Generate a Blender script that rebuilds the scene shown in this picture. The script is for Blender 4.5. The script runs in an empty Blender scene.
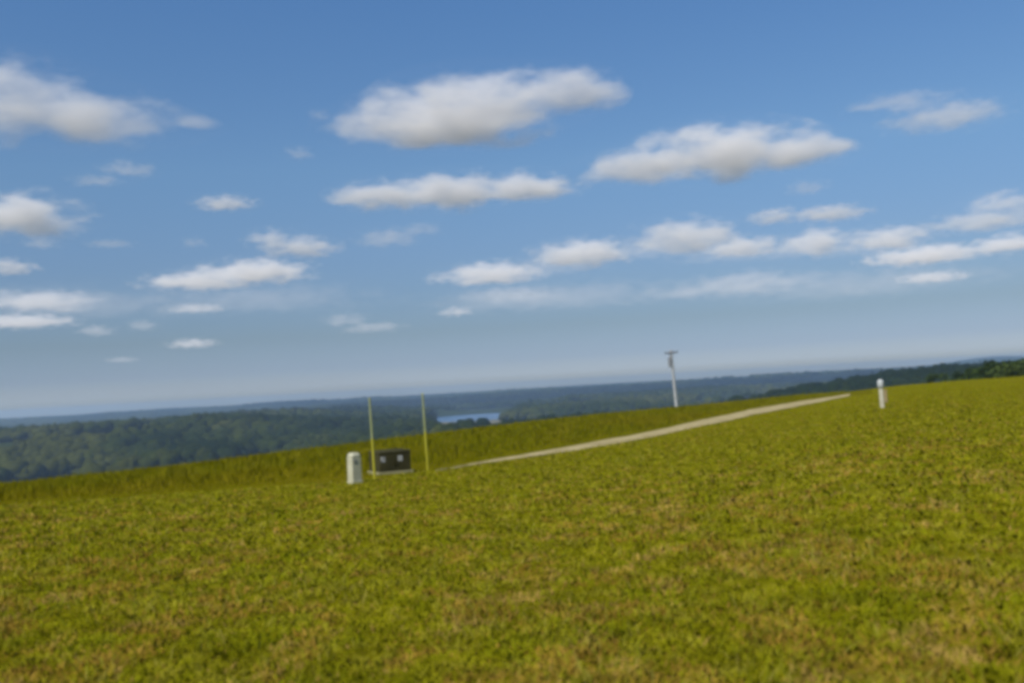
import bpy, bmesh, math, random
import numpy as np
import time
T0 = time.time()
from mathutils import Vector, Matrix, noise

random.seed(11)
RNG = np.random.default_rng(5)
rad = math.radians

# ------------------------------------------------------------------ camera
scene = bpy.context.scene
COL = scene.collection
W, H, LENS = 1024.0, 683.0, 35.0
F = W * LENS / 36.0
CAM_Z = 1.6
PITCH, ROLL = 2.62, -3.2
cam_data = bpy.data.cameras.new("camera")
cam_data.lens = LENS
cam_data.sensor_width = 36.0
cam_data.clip_start = 0.1
cam_data.clip_end = 90000.0
cam = bpy.data.objects.new("camera", cam_data)
COL.objects.link(cam)
CAM_ROT = Matrix.Rotation(rad(90 + PITCH), 3, 'X') @ Matrix.Rotation(rad(ROLL), 3, 'Z')
cam.matrix_world = Matrix.Translation((0, 0, CAM_Z)) @ CAM_ROT.to_4x4()
scene.camera = cam
cam_data.dof.use_dof = True          # focused on the things by the track, the nearest grass a little soft
cam_data.dof.focus_distance = 45.0
cam_data.dof.aperture_fstop = 1.4

# ------------------------------------------------------------------ sky and sun
SUN_EL, SUN_AZ = 46.0, -140.0          # azimuth clockwise from the view direction (+Y)
world = bpy.data.worlds.new("World")
scene.world = world
world.use_nodes = True
wn, wl = world.node_tree.nodes, world.node_tree.links
wn.clear()
sky = wn.new("ShaderNodeTexSky")
sky.sky_type = 'NISHITA'
sky.sun_disc = False
sky.sun_elevation = rad(SUN_EL)
sky.sun_rotation = rad(SUN_AZ)
sky.altitude = 200.0
sky.air_density = 1.0
sky.dust_density = 0.25
sky.ozone_density = 2.0
bg = wn.new("ShaderNodeBackground")
bg.inputs["Strength"].default_value = 0.075
wo = wn.new("ShaderNodeOutputWorld")
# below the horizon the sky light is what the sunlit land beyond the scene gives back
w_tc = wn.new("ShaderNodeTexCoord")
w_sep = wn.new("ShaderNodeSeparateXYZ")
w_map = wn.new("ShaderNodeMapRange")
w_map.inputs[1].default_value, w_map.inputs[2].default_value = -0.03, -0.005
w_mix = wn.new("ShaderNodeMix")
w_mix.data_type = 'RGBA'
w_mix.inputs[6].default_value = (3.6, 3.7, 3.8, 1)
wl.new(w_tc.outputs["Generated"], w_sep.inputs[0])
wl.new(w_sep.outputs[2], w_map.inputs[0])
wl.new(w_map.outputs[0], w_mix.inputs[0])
# clear, deep blue summer air: the sky model toned by height above the horizon
w_ramp = wn.new("ShaderNodeValToRGB")
els = w_ramp.color_ramp.elements
TONES = [(0.0, (0.64, 0.64, 0.55)), (0.012, (0.56, 0.63, 0.88)), (0.028, (0.43, 0.505, 0.77)), (0.06, (0.42, 0.475, 0.61)), (0.14, (0.57, 0.66, 0.80)), (0.22, (0.68, 0.84, 0.96)), (0.37, (0.645, 0.92, 1.15)), (1.0, (0.62, 0.90, 1.15))]
while len(els) < len(TONES): els.new(0.5)
for e_, (p_, c_) in zip(els, TONES):
    e_.position = p_
    e_.color = (*c_, 1)
w_mul = wn.new("ShaderNodeMix")
w_mul.data_type = 'RGBA'
w_mul.blend_type = 'MULTIPLY'
w_mul.inputs[0].default_value = 1.0
wl.new(w_sep.outputs[2], w_ramp.inputs[0])
wl.new(sky.outputs[0], w_mul.inputs[6])
wl.new(w_ramp.outputs[0], w_mul.inputs[7])
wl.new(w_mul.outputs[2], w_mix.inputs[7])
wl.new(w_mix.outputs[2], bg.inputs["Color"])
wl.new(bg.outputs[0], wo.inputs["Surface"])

sun_data = bpy.data.lights.new("sun", 'SUN')
sun_data.energy = 4.0
sun_data.angle = rad(0.53)
sun_data.color = (1.0, 0.95, 0.88)
sun = bpy.data.objects.new("sun", sun_data)
COL.objects.link(sun)
SUN_DIR = Vector((math.sin(rad(SUN_AZ)) * math.cos(rad(SUN_EL)),
                  math.cos(rad(SUN_AZ)) * math.cos(rad(SUN_EL)),
                  math.sin(rad(SUN_EL))))
sun.rotation_euler = SUN_DIR.to_track_quat('Z', 'Y').to_euler()

vs = scene.view_settings
vs.view_transform = 'Standard'
vs.look = 'None'
vs.gamma = 1.0
vs.use_curve_mapping = False
vs.exposure = 0.45

scene.render.engine = 'CYCLES'
cy = scene.cycles
cy.use_denoising = True
cy.max_bounces = 16
cy.diffuse_bounces = 3
cy.volume_bounces = 14
cy.transparent_max_bounces = 24
cy.pixel_filter_type = 'BLACKMAN_HARRIS'
cy.filter_width = 4.0

# ------------------------------------------------------------------ helpers
def ray(px, py):
    return (CAM_ROT @ Vector(((px - W / 2) / F, (H / 2 - py) / F, -1.0))).normalized()

def az_dep(px, py):
    """azimuth (clockwise from +Y) and tangent of the depression below the horizon"""
    d = ray(px, py)
    return math.atan2(d.x, d.y), -d.z / math.hypot(d.x, d.y)

def _hash(ix, iy, seed):
    n = (ix.astype(np.int64) * 374761393 + iy.astype(np.int64) * 668265263 + seed * 974634777) & 0xFFFFFFFF
    n = ((n ^ (n >> 13)) * 1274126177) & 0xFFFFFFFF
    n = n ^ (n >> 16)
    return (n & 0xFFFFFF) / float(0xFFFFFF)

def vnoise(x, y, seed=0):
    x, y = np.asarray(x, float), np.asarray(y, float)
    ix, iy = np.floor(x), np.floor(y)
    fx, fy = x - ix, y - iy
    fx = fx * fx * (3 - 2 * fx)
    fy = fy * fy * (3 - 2 * fy)
    a, b = _hash(ix, iy, seed), _hash(ix + 1, iy, seed)
    c, d = _hash(ix, iy + 1, seed), _hash(ix + 1, iy + 1, seed)
    return (a * (1 - fx) + b * fx) * (1 - fy) + (c * (1 - fx) + d * fx) * fy

def fbm(x, y, seed=0, octaves=4):
    s, amp, tot = 0.0, 1.0, 0.0
    for o in range(octaves):
        s = s + amp * vnoise(np.asarray(x) * 2 ** o, np.asarray(y) * 2 ** o, seed + o * 17)
        tot += amp
        amp *= 0.5
    return s / tot

def smooth(e0, e1, x):
    t = np.clip((x - e0) / (e1 - e0), 0, 1)
    return t * t * (3 - 2 * t)

def tag(o, label=None, cat=None, group=None, kind=None):
    if label: o["label"] = label
    if cat: o["category"] = cat
    if group: o["group"] = group
    if kind: o["kind"] = kind
    return o

def link_mesh(name, me, mats=(), parent=None):
    for m in mats:
        me.materials.append(m)
    o = bpy.data.objects.new(name, me)
    COL.objects.link(o)
    if parent: o.parent = parent
    return o

def build(name, bm, mat, parent=None, smooth_shade=False):
    bmesh.ops.recalc_face_normals(bm, faces=bm.faces[:])
    me = bpy.data.meshes.new(name)
    bm.to_mesh(me)
    bm.free()
    if smooth_shade:
        for p in me.polygons: p.use_smooth = True
    return link_mesh(name, me, mat if isinstance(mat, (list, tuple)) else [mat], parent)

def empty(name, loc, rz=0.0):
    o = bpy.data.objects.new(name, None)
    o.empty_display_size = 0.2
    COL.objects.link(o)
    o.location = loc
    o.rotation_euler = (0, 0, rz)
    return o

def add_box(bm, c, s, bevel=0.0, rz=0.0, taper=1.0):
    r = bmesh.ops.create_cube(bm, size=1.0)
    vs_ = r["verts"]
    for v in vs_:
        k = taper if v.co.z > 0 else 1.0
        v.co = Vector((v.co.x * s[0] * k, v.co.y * s[1] * k, v.co.z * s[2]))
    if bevel:
        es = list({e for v in vs_ for e in v.link_edges})
        rb = bmesh.ops.bevel(bm, geom=es, offset=bevel, segments=3, affect='EDGES', profile=0.6)
        vs_ = list({v for f in rb["faces"] for v in f.verts} | {v for v in vs_ if v.is_valid})
    M = Matrix.Translation(c) @ Matrix.Rotation(rz, 4, 'Z')
    bmesh.ops.transform(bm, matrix=M, verts=vs_)
    return vs_

def add_tube(bm, p0, p1, r0, r1, n=16):
    p0, p1 = Vector(p0), Vector(p1)
    d = p1 - p0
    r = bmesh.ops.create_cone(bm, cap_ends=True, segments=n, radius1=r0, radius2=r1, depth=d.length)
    M = Matrix.Translation((p0 + p1) / 2) @ d.to_track_quat('Z', 'Y').to_matrix().to_4x4()
    bmesh.ops.transform(bm, matrix=M, verts=r["verts"])
    return r["verts"]

def add_lathe(bm, profile, n=24, c=(0, 0, 0)):
    """profile: [(radius, z)] from bottom to top, closed with caps"""
    rings = []
    for r, z in profile:
        rings.append([bm.verts.new((c[0] + r * math.cos(2 * math.pi * k / n), c[1] + r * math.sin(2 * math.pi * k / n), c[2] + z)) for k in range(n)])
    for a, b in zip(rings, rings[1:]):
        for k in range(n):
            bm.faces.new((a[k], a[(k + 1) % n], b[(k + 1) % n], b[k]))
    bm.faces.new(rings[0][::-1])
    bm.faces.new(rings[-1])

# ------------------------------------------------------------------ materials
def mat_base(name, color, rough=0.7, spec=0.3, metal=0.0):
    m = bpy.data.materials.new(name)
    m.use_nodes = True
    b = m.node_tree.nodes["Principled BSDF"]
    b.inputs["Base Color"].default_value = (*color, 1)
    b.inputs["Roughness"].default_value = rough
    b.inputs["Specular IOR Level"].default_value = spec
    b.inputs["Metallic"].default_value = metal
    return m, m.node_tree.nodes, m.node_tree.links, b

def mat_weathered(name, c0, c1, scale=6.0, rough=0.6, spec=0.3, bump=0.1, metal=0.0):
    m, n, l, b = mat_base(name, c0, rough, spec, metal)
    tc = n.new("ShaderNodeTexCoord")
    nz = n.new("ShaderNodeTexNoise")
    nz.inputs["Scale"].default_value = scale
    nz.inputs["Detail"].default_value = 6
    cr = n.new("ShaderNodeValToRGB")
    cr.color_ramp.elements[0].position = 0.35
    cr.color_ramp.elements[1].position = 0.7
    cr.color_ramp.elements[0].color = (*c0, 1)
    cr.color_ramp.elements[1].color = (*c1, 1)
    bp = n.new("ShaderNodeBump")
    bp.inputs["Strength"].default_value = bump
    l.new(tc.outputs["Object"], nz.inputs["Vector"])
    l.new(nz.outputs["Fac"], cr.inputs["Fac"])
    l.new(cr.outputs["Color"], b.inputs["Base Color"])
    l.new(nz.outputs["Fac"], bp.inputs["Height"])
    l.new(bp.outputs["Normal"], b.inputs["Normal"])
    return m

def mat_leaf(name, translucent=0.25, upright=False):
    """blades and leaves: the colour of each blade is stored on the mesh"""
    m, n, l, b = mat_base(name, (0.1, 0.1, 0.02), 0.9, 0.0)
    at = n.new("ShaderNodeAttribute")
    at.attribute_name = "tint"
    tr = n.new("ShaderNodeBsdfTranslucent")
    mx = n.new("ShaderNodeMixShader")
    mx.inputs[0].default_value = translucent
    out = n["Material Output"]
    l.new(at.outputs["Color"], b.inputs["Base Color"])
    l.new(at.outputs["Color"], tr.inputs["Color"])
    if upright:                      # soft blades of a dense sward scatter light as the whole sward does
        ge = n.new("ShaderNodeNewGeometry")
        sc1 = n.new("ShaderNodeVectorMath"); sc1.operation = 'SCALE'
        sc1.inputs["Scale"].default_value = 0.35
        ad = n.new("ShaderNodeVectorMath"); ad.operation = 'ADD'
        ad.inputs[1].default_value = (0, 0, 1)
        nm = n.new("ShaderNodeVectorMath"); nm.operation = 'NORMALIZE'
        l.new(ge.outputs["Normal"], sc1.inputs[0])
        l.new(sc1.outputs[0], ad.inputs[0])
        l.new(ad.outputs[0], nm.inputs[0])
        l.new(nm.outputs[0], b.inputs["Normal"])
    l.new(b.outputs[0], mx.inputs[1])
    l.new(tr.outputs[0], mx.inputs[2])
    l.new(mx.outputs[0], out.inputs["Surface"])
    return m

def mat_ground(name, cols, big=0.18, small=2.5, fine=18.0, bump=0.6):
    """three colours mixed by a large, a middle and a fine noise"""
    m, n, l, b = mat_base(name, cols[0], 1.0, 0.0)
    tc = n.new("ShaderNodeTexCoord")
    def nz(scale, detail, rough=0.55):
        t = n.new("ShaderNodeTexNoise")
        t.inputs["Scale"].default_value = scale
        t.inputs["Detail"].default_value = detail
        t.inputs["Roughness"].default_value = rough
        l.new(tc.outputs["Object"], t.inputs["Vector"])
        return t
    def mixc(fac_node, lo, hi, a, bcol):
        mr = n.new("ShaderNodeMapRange")
        mr.inputs[1].default_value, mr.inputs[2].default_value = lo, hi
        l.new(fac_node.outputs["Fac"], mr.inputs[0])
        mx = n.new("ShaderNodeMix")
        mx.data_type = 'RGBA'
        l.new(mr.outputs[0], mx.inputs[0])
        for sock, v in ((mx.inputs[6], a), (mx.inputs[7], bcol)):
            if isinstance(v, tuple): sock.default_value = (*v, 1)
            else: l.new(v, sock)
        return mx.outputs[2]
    n1, n2, n3 = nz(big, 4), nz(small, 6, 0.65), nz(fine, 3)
    c = mixc(n2, 0.35, 0.65, cols[0], cols[1])
    c = mixc(n1, 0.48, 0.68, c, cols[2])
    c = mixc(n3, 0.5, 0.75, c, cols[3])
    l.new(c, b.inputs["Base Color"])
    bp = n.new("ShaderNodeBump")
    bp.inputs["Strength"].default_value = bump
    bp.inputs["Distance"].default_value = 0.15 if fine > 1 else 6.0
    l.new(n2.outputs["Fac"], bp.inputs["Height"])
    l.new(bp.outputs["Normal"], b.inputs["Normal"])
    return m

M_MOWN = mat_ground("mown_turf", [(0.125, 0.121, 0.002), (0.150, 0.136, 0.003), (0.150, 0.125, 0.005), (0.135, 0.133, 0.003)], 0.35, 2.2, 8.0)
M_HAY = mat_ground("hay_turf", [(0.095, 0.090, 0.002), (0.115, 0.102, 0.003), (0.12, 0.10, 0.004), (0.105, 0.10, 0.003)], 0.12, 0.7, 4.0)
M_WOODLAND = mat_ground("woodland_floor", [(0.018, 0.030, 0.010), (0.028, 0.040, 0.013), (0.040, 0.050, 0.017), (0.022, 0.034, 0.012)], 0.0022, 0.012, 0.06, 1.0)
M_SHORE = mat_ground("dry_shore", [(0.15, 0.14, 0.095), (0.18, 0.165, 0.11), (0.10, 0.105, 0.06), (0.16, 0.15, 0.10)], 0.01, 0.05, 0.2, 0.3)
M_BLADE = mat_leaf("grass_blade", 0.35, True)
M_LEAFMASS = mat_leaf("tree_leaf", 0.2)
M_BARK = mat_weathered("bark", (0.07, 0.055, 0.04), (0.14, 0.11, 0.085), 3.0, 0.9, 0.1, 0.5)
M_GRAVEL = mat_weathered("gravel_track", (0.265, 0.215, 0.10), (0.40, 0.33, 0.17), 0.9, 0.95, 0.05, 0.4)
M_CREAM = mat_weathered("cream_plastic", (0.37, 0.355, 0.24), (0.45, 0.435, 0.31), 4.0, 0.5, 0.4, 0.05)
M_DARKCAB = mat_weathered("dark_olive_paint", (0.034, 0.031, 0.012), (0.050, 0.045, 0.018), 3.0, 0.8, 0.08, 0.05)
M_CONCRETE = mat_weathered("concrete", (0.20, 0.185, 0.09), (0.28, 0.26, 0.14), 7.0, 0.9, 0.1, 0.2)
M_WHITE = mat_weathered("white_plastic", (0.33, 0.35, 0.34), (0.42, 0.44, 0.43), 5.0, 0.45, 0.4, 0.03)
M_POST = mat_weathered("dull_post_plastic", (0.33, 0.31, 0.23), (0.41, 0.39, 0.30), 4.0, 0.6, 0.2, 0.05)
M_TAN_SHADE = mat_weathered("tan_shaded_side", (0.20, 0.15, 0.08), (0.26, 0.20, 0.11), 5.0, 0.8, 0.1, 0.1)  # tan carries the shade on the marker post's right side
M_STEEL = mat_weathered("dull_steel", (0.25, 0.25, 0.24), (0.35, 0.35, 0.33), 9.0, 0.45, 0.5, 0.05, 0.8)
M_YELLOW = mat_weathered("yellow_fibreglass", (0.30, 0.275, 0.015), (0.36, 0.33, 0.025), 4.0, 0.5, 0.3, 0.03)
M_PALEROD = mat_weathered("faded_fibreglass", (0.22, 0.25, 0.10), (0.28, 0.30, 0.15), 4.0, 0.5, 0.3, 0.03)
M_POLE = mat_weathered("weathered_pole_wood", (0.27, 0.28, 0.28), (0.38, 0.39, 0.39), 1.6, 0.85, 0.1, 0.3)
M_ARM = mat_weathered("dark_timber", (0.06, 0.055, 0.05), (0.11, 0.10, 0.09), 4.0, 0.85, 0.1, 0.2)
M_CAN = mat_weathered("grey_can_paint", (0.15, 0.16, 0.17), (0.21, 0.22, 0.23), 3.0, 0.5, 0.4, 0.03)
M_CERAMIC = mat_weathered("brown_ceramic", (0.09, 0.06, 0.045), (0.13, 0.09, 0.07), 9.0, 0.25, 0.6, 0.02)
M_LABEL = mat_base("white_sticker", (0.42, 0.42, 0.40), 0.5, 0.3)[0]
M_INK = mat_base("dark_ink", (0.03, 0.03, 0.03), 0.6, 0.2)[0]

# ------------------------------------------------------------------ clouds
def mat_cloud(name, blobs, density, scale, seed):
    """vapour whose density falls off from the middle of each swelling and is torn by noise; blobs: [(centre, radii)]"""
    m = bpy.data.materials.new(name)
    m.use_nodes = True
    n, l = m.node_tree.nodes, m.node_tree.links
    n.clear()
    out = n.new("ShaderNodeOutputMaterial")
    tc = n.new("ShaderNodeTexCoord")
    def math_(op, a, b=None, c=None):
        q = n.new("ShaderNodeMath"); q.operation = op
        for k, v in enumerate((a, b, c)):
            if v is None: continue
            if isinstance(v, (int, float)): q.inputs[k].default_value = v
            else: l.new(v, q.inputs[k])
        return q.outputs[0]
    best = None
    for (c, r) in blobs:
        mp = n.new("ShaderNodeMapping"); mp.vector_type = 'TEXTURE'
        mp.inputs["Location"].default_value = c
        mp.inputs["Scale"].default_value = r
        l.new(tc.outputs["Object"], mp.inputs["Vector"])
        sp = n.new("ShaderNodeSeparateXYZ"); l.new(mp.outputs[0], sp.inputs[0])
        z = math_('MAXIMUM', sp.outputs[2], math_('MULTIPLY', sp.outputs[2], -1.25))
        q = math_('ADD', math_('ADD', math_('MULTIPLY', sp.outputs[0], sp.outputs[0]), math_('MULTIPLY', sp.outputs[1], sp.outputs[1])), math_('MULTIPLY', z, z))
        f = math_('SUBTRACT', 1.0, math_('SQRT', q))
        best = f if best is None else math_('SMOOTH_MAX', best, f, 0.25)
    nz = n.new("ShaderNodeTexNoise")
    nz.inputs["Scale"].default_value = 1.0
    nz.inputs["Detail"].default_value = 5.0
    nz.inputs["Roughness"].default_value = 0.6
    mp = n.new("ShaderNodeMapping")
    mp.inputs["Location"].default_value = (seed * 3.7, seed * 1.3, 0)
    mp.inputs["Scale"].default_value = (0.75 / scale, 0.75 / scale, 1.9 / scale)
    l.new(tc.outputs["Object"], mp.inputs["Vector"])
    l.new(mp.outputs[0], nz.inputs["Vector"])
    g = math_('ADD', best, math_('MULTIPLY', math_('SUBTRACT', nz.outputs["Fac"], 0.5), 2.5))
    mr = n.new("ShaderNodeMapRange"); mr.interpolation_type = 'SMOOTHSTEP'
    mr.inputs[1].default_value, mr.inputs[2].default_value = CLOUD_LO, CLOUD_HI
    mr.inputs[3].default_value, mr.inputs[4].default_value = 0.0, density
    l.new(g, mr.inputs[0])
    v = n.new("ShaderNodeVolumePrincipled")
    v.inputs["Color"].default_value = (0.955, 0.936, 0.910, 1)
    v.inputs["Anisotropy"].default_value = 0.0
    l.new(mr.outputs[0], v.inputs["Density"])
    l.new(v.outputs[0], out.inputs["Volume"])
    tr = n.new("ShaderNodeBsdfTransparent")
    df = n.new("ShaderNodeBsdfDiffuse")
    df.inputs["Color"].default_value = (0.8, 0.8, 0.8, 1)
    mx = n.new("ShaderNodeMixShader")
    mx.inputs[0].default_value = 0.004
    l.new(tr.outputs[0], mx.inputs[1])
    l.new(df.outputs[0], mx.inputs[2])
    l.new(mx.outputs[0], out.inputs["Surface"])
    return m

CLOUD_LO, CLOUD_HI = -0.05, 0.85
BASE_ALT = 1250.0
CLOUDS = [  # ellipses (pixel x, y, half width, half height), optical depth, label
    ([(15, 104, 55, 36), (75, 122, 70, 22), (140, 128, 45, 15), (192, 124, 26, 7)], 5, "big cloud high up, cut by the frame, with a tail trailing to the right"),
    ([(395, 126, 58, 18), (468, 110, 78, 31), (562, 95, 48, 22), (450, 133, 78, 12)], 6, "largest and highest cloud, long and flat-based, in the upper middle"),
    ([(385, 196, 46, 14), (450, 194, 52, 18), (525, 188, 46, 14)], 5, "long bumpy white bar of cloud right below the largest cloud"),
    ([(645, 168, 58, 15), (718, 155, 72, 26), (790, 154, 48, 19), (840, 148, 22, 12)], 6, "wide white dome-shaped cloud with a shaded belly, right of the largest cloud"),
    ([(22, 217, 50, 21)], 5, "compact bright cloud at the frame's edge below the big trailing cloud"),
    ([(225, 204, 25, 8)], 2.2, "small lone white puff between two bigger clouds left of centre"),
    ([(128, 170, 22, 8), (95, 181, 22, 5)], 1.1, "faint smudge of cloud under the tail of the big trailing cloud"),
    ([(197, 282, 45, 10), (255, 273, 48, 13)], 4, "low bright wedge of cloud joined under a taller one, left of centre"),
    ([(300, 248, 33, 12), (272, 242, 22, 12)], 2.6, "tall soft cloud sitting just above the low bright wedge"),
    ([(385, 239, 28, 10), (418, 230, 22, 7)], 1.1, "pale thin cloud under the long bumpy bar"),
    ([(490, 275, 48, 12)], 3.0, "cream cloud at the lower end of the rising chain of clouds"),
    ([(580, 255, 46, 14)], 4.0, "bright cream cloud second from the lower end of the rising chain"),
    ([(684, 238, 51, 17)], 3.2, "white cloud at the upper middle of the rising chain"),
    ([(740, 248, 32, 11)], 3.0, "small peaked cloud tucked right beside the rising chain"),
    ([(818, 243, 34, 14)], 3.4, "peaked white cloud right of centre with a smooth hump beside it"),
    ([(890, 239, 33, 12)], 3.0, "smooth humped cloud leaning on the peaked white one"),
    ([(925, 256, 46, 9)], 3.4, "long low white bar of cloud below the smooth hump"),
    ([(932, 278, 27, 6)], 1.8, "short pinkish bar of cloud lowest on the right"),
    ([(1008, 245, 28, 11)], 3.6, "bright creamy cloud at the right edge of the frame"),
    ([(1003, 205, 27, 12), (985, 222, 45, 10)], 1.8, "grey-white cloud at the right edge, above the bright creamy one"),
    ([(685, 293, 32, 9), (745, 285, 62, 13)], 1.0, "wide faint veil of cloud under the rising chain"),
    ([(775, 217, 24, 8), (830, 214, 33, 8)], 1.9, "two joined small puffs under the dome-shaped cloud's thin end"),
    ([(808, 188, 18, 8)], 0.9, "faint scrap of cloud right under the dome-shaped cloud"),
    ([(948, 117, 46, 13), (895, 103, 42, 5)], 1.5, "hazy grey cloud alone high on the right"),
    ([(318, 116, 9, 6)], 0.9, "tiny faint scrap beside the largest cloud, higher of two"),
    ([(299, 154, 12, 7)], 1.0, "tiny faint scrap beside the largest cloud, lower of two"),
    ([(8, 268, 22, 8)], 2.2, "small white cloud at the left edge under the compact bright one"),
    ([(43, 244, 15, 6)], 0.9, "faint scrap of cloud just under the compact bright cloud"),
    ([(42, 302, 46, 11)], 1.7, "wide soft cloud low on the left with a bright upper rim"),
    ([(22, 322, 38, 7)], 2.0, "narrow white bar of cloud lowest at the left edge"),
    ([(97, 331, 16, 6)], 1.1, "small pale puff low on the left, larger of a pair"),
    ([(143, 326, 14, 6)], 0.9, "small pale puff low on the left, fainter of a pair"),
    ([(192, 344, 21, 5)], 1.4, "small white dash of cloud low down, lowest left of centre"),
    ([(196, 309, 28, 5)], 1.2, "thin pale dash of cloud under the low bright wedge"),
    ([(194, 243, 10, 6)], 0.9, "tiny scrap of cloud left of the tall soft cloud"),
    ([(345, 320, 22, 8), (372, 328, 28, 6)], 0.8, "pale veil of cloud low in the middle left"),
    ([(456, 312, 16, 6)], 1.5, "small white puff below the cream end of the chain"),
    ([(510, 296, 52, 9)], 0.6, "thin veil hanging below the cream end of the chain"),
    ([(122, 360, 14, 3)], 0.6, "faintest thin dash of cloud just above the left horizon"),
    ([(545, 268, 62, 9), (640, 252, 66, 9), (755, 252, 80, 9), (860, 248, 60, 9)], 0.3, "long hazy band of cloud that strings the rising chain together"),
    ([(560, 298, 120, 13)], 0.28, "wide thin veil below the rising chain, only just whiter than the sky"),
    ([(868, 284, 115, 14)], 0.28, "wide thin veil under the low bars of cloud to the right"),
    ([(70, 306, 105, 17)], 0.28, "wide thin veil round the low soft clouds at the left edge"),
    ([(262, 300, 100, 15)], 0.28, "wide thin veil under the low bright wedge"),
    ([(110, 244, 20, 4)], 0.5, "faint thin smear of cloud between the two left-hand clouds"),
]

SHADE_CLOUDS = [  # clouds added out of view for their shadows: shaded ground spot (pixel x, distance), half sizes in metres, label
    (468, 4000, (650, 420, 150), "broad unseen cloud added overhead to shade the hills beyond the lake"),
    (265, 2200, (270, 190, 90), "small unseen cloud added overhead to shade a wooded knoll in the valley"),
    (765, 4000, (750, 480, 150), "long unseen cloud added overhead to shade the far hills to the right of the pole"),
]
def make_shade_cloud(px, dist, size, label, k):  # unseen cloud set towards the sun so its shadow falls on the spot
    a = az_dep(px, 400)[0]
    alt = 1600.0
    t = alt / SUN_DIR.z
    org = Vector((dist * math.sin(a) + SUN_DIR.x * t, dist * math.cos(a) + SUN_DIR.y * t, alt))
    bm = bmesh.new()
    RX, RY, RZ = size
    sw = [((0, 0, 0), (RX, RY, RZ)), ((RX * 0.5, RY * 0.3, 0), (RX * 0.6, RY * 0.7, RZ * 0.8)), ((-RX * 0.5, -RY * 0.2, 0), (RX * 0.6, RY * 0.7, RZ * 0.7))]
    for c, r in sw:
        for v in bmesh.ops.create_icosphere(bm, subdivisions=3, radius=1.0)["verts"]:
            v.co = Vector([c[i] + v.co[i] * r[i] * 1.25 for i in range(3)])
    hull = bmesh.ops.convex_hull(bm, input=bm.verts[:])
    bmesh.ops.delete(bm, geom=[g for g in set(hull["geom_interior"] + hull["geom_unused"]) if isinstance(g, bmesh.types.BMVert)], context='VERTS')
    ob = build("cloud", bm, mat_cloud("cloud_vapour", sw, 5.0 / RZ, RZ * 1.5, k + 60), None, True)
    ob.location = org
    tag(ob, label, "cloud", "fair-weather clouds")

def make_cloud(blobs, tau, label, k):
    base_px = sum(b[0] for b in blobs) / len(blobs)
    base_py = max(b[1] + b[3] for b in blobs)
    _, dep = az_dep(base_px, base_py)
    D = BASE_ALT / max(-dep, 0.03)
    c0 = ray(base_px, base_py)
    k0 = D / math.hypot(c0.x, c0.y)
    org = Vector((c0.x * k0, c0.y * k0, CAM_Z + c0.z * k0))
    fwd = Vector((c0.x, c0.y, 0)).normalized()
    right = Vector((fwd.y, -fwd.x, 0))
    s = k0 / F * 1.0
    bm = bmesh.new()
    ry_max = max(b[3] for b in blobs) * s
    swell = []
    yaw = math.atan2(right.y, right.x)
    for px, py, rx, ry in blobs:
        d = ray(px, py)
        kk = D / (d.x * fwd.x + d.y * fwd.y)
        c = Vector((d.x * kk, d.y * kk, CAM_Z + d.z * kk)) - org
        u0, z0 = c.dot(right), c.z
        RX, RY = rx * s * 1.2, ry * s * 1.08
        # local axes of the cloud: x to the right, y away, z up
        swell.append(((u0, 0.0, z0), (RX, RX * 0.66, RY)))
        for v in bmesh.ops.create_icosphere(bm, subdivisions=3, radius=1.0)["verts"]:
            v.co = Vector((u0 + v.co.x * RX * 1.25, v.co.y * RX * 0.84, z0 + v.co.z * RY * (1.35 if v.co.z > 0 else 1.1)))
    hull = bmesh.ops.convex_hull(bm, input=bm.verts[:])
    bmesh.ops.delete(bm, geom=[g for g in set(hull["geom_interior"] + hull["geom_unused"]) if isinstance(g, bmesh.types.BMVert)], context='VERTS')
    me2 = bpy.data.meshes.new("cloud")
    bm.to_mesh(me2); bm.free()
    for p in me2.polygons: p.use_smooth = True
    ob = link_mesh("cloud", me2, [mat_cloud("cloud_vapour", swell, (0.20 if tau < 1.3 else 0.28 if tau < 2.4 else 0.28) * tau / (1.2 * ry_max), ry_max * 1.15, k + 1)])
    ob.location = org
    ob.rotation_euler = (0, 0, yaw)
    tag(ob, label, "cloud", "fair-weather clouds")
for k, (b, tau, lab) in enumerate(CLOUDS):
    make_cloud(b, tau, lab, k)
for k, row in enumerate(SHADE_CLOUDS):
    make_shade_cloud(*row, k)

print('T terrain', time.time() - T0)
# ------------------------------------------------------------------ terrain
# (pixel x, pixel y, distance): edge of the mown field, then the crest of the hill
EDGE = [(-160, 520, 24), (0, 507, 27), (120, 499, 28), (240, 490, 29.5), (345, 482, 31), (400, 475, 33), (440, 470, 35),
        (470, 465, 38), (520, 458, 42), (600, 445.5, 50), (700, 426, 64), (780, 410.5, 85), (850, 396, 108),
        (900, 391.5, 100), (960, 389, 95), (1024, 387, 90), (1180, 382, 85)]
CREST = [(-160, 501, 50), (0, 488, 52), (120, 475.5, 56), (240, 461, 60), (340, 448, 66), (430, 436.5, 75), (520, 425, 85),
         (600, 416, 95), (700, 406, 115), (790, 396, 130), (850, 391.5, 135), (900, 385.5, 138), (960, 380.5, 140),
         (1024, 376, 140), (1180, 365, 140)]
def _ctrl(rows):
    a, e, D = [], [], []
    for px, py, d in rows:
        az, dep = az_dep(px, py)
        a.append(az); e.append(dep); D.append(d)
    return np.array(a), np.array(e), np.array(D)
EA, EE, ED = _ctrl(EDGE)
CA, CE, CD = _ctrl(CREST)

def _wrap(a, xs, ys):
    """interpolate over the azimuth; outside the view run smoothly to the mean behind the camera"""
    v = np.interp(a, xs, ys)
    w = smooth(1.0, 2.8, np.abs(a))
    return v * (1 - w) + 0.5 * (ys[0] + ys[-1]) * w

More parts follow.
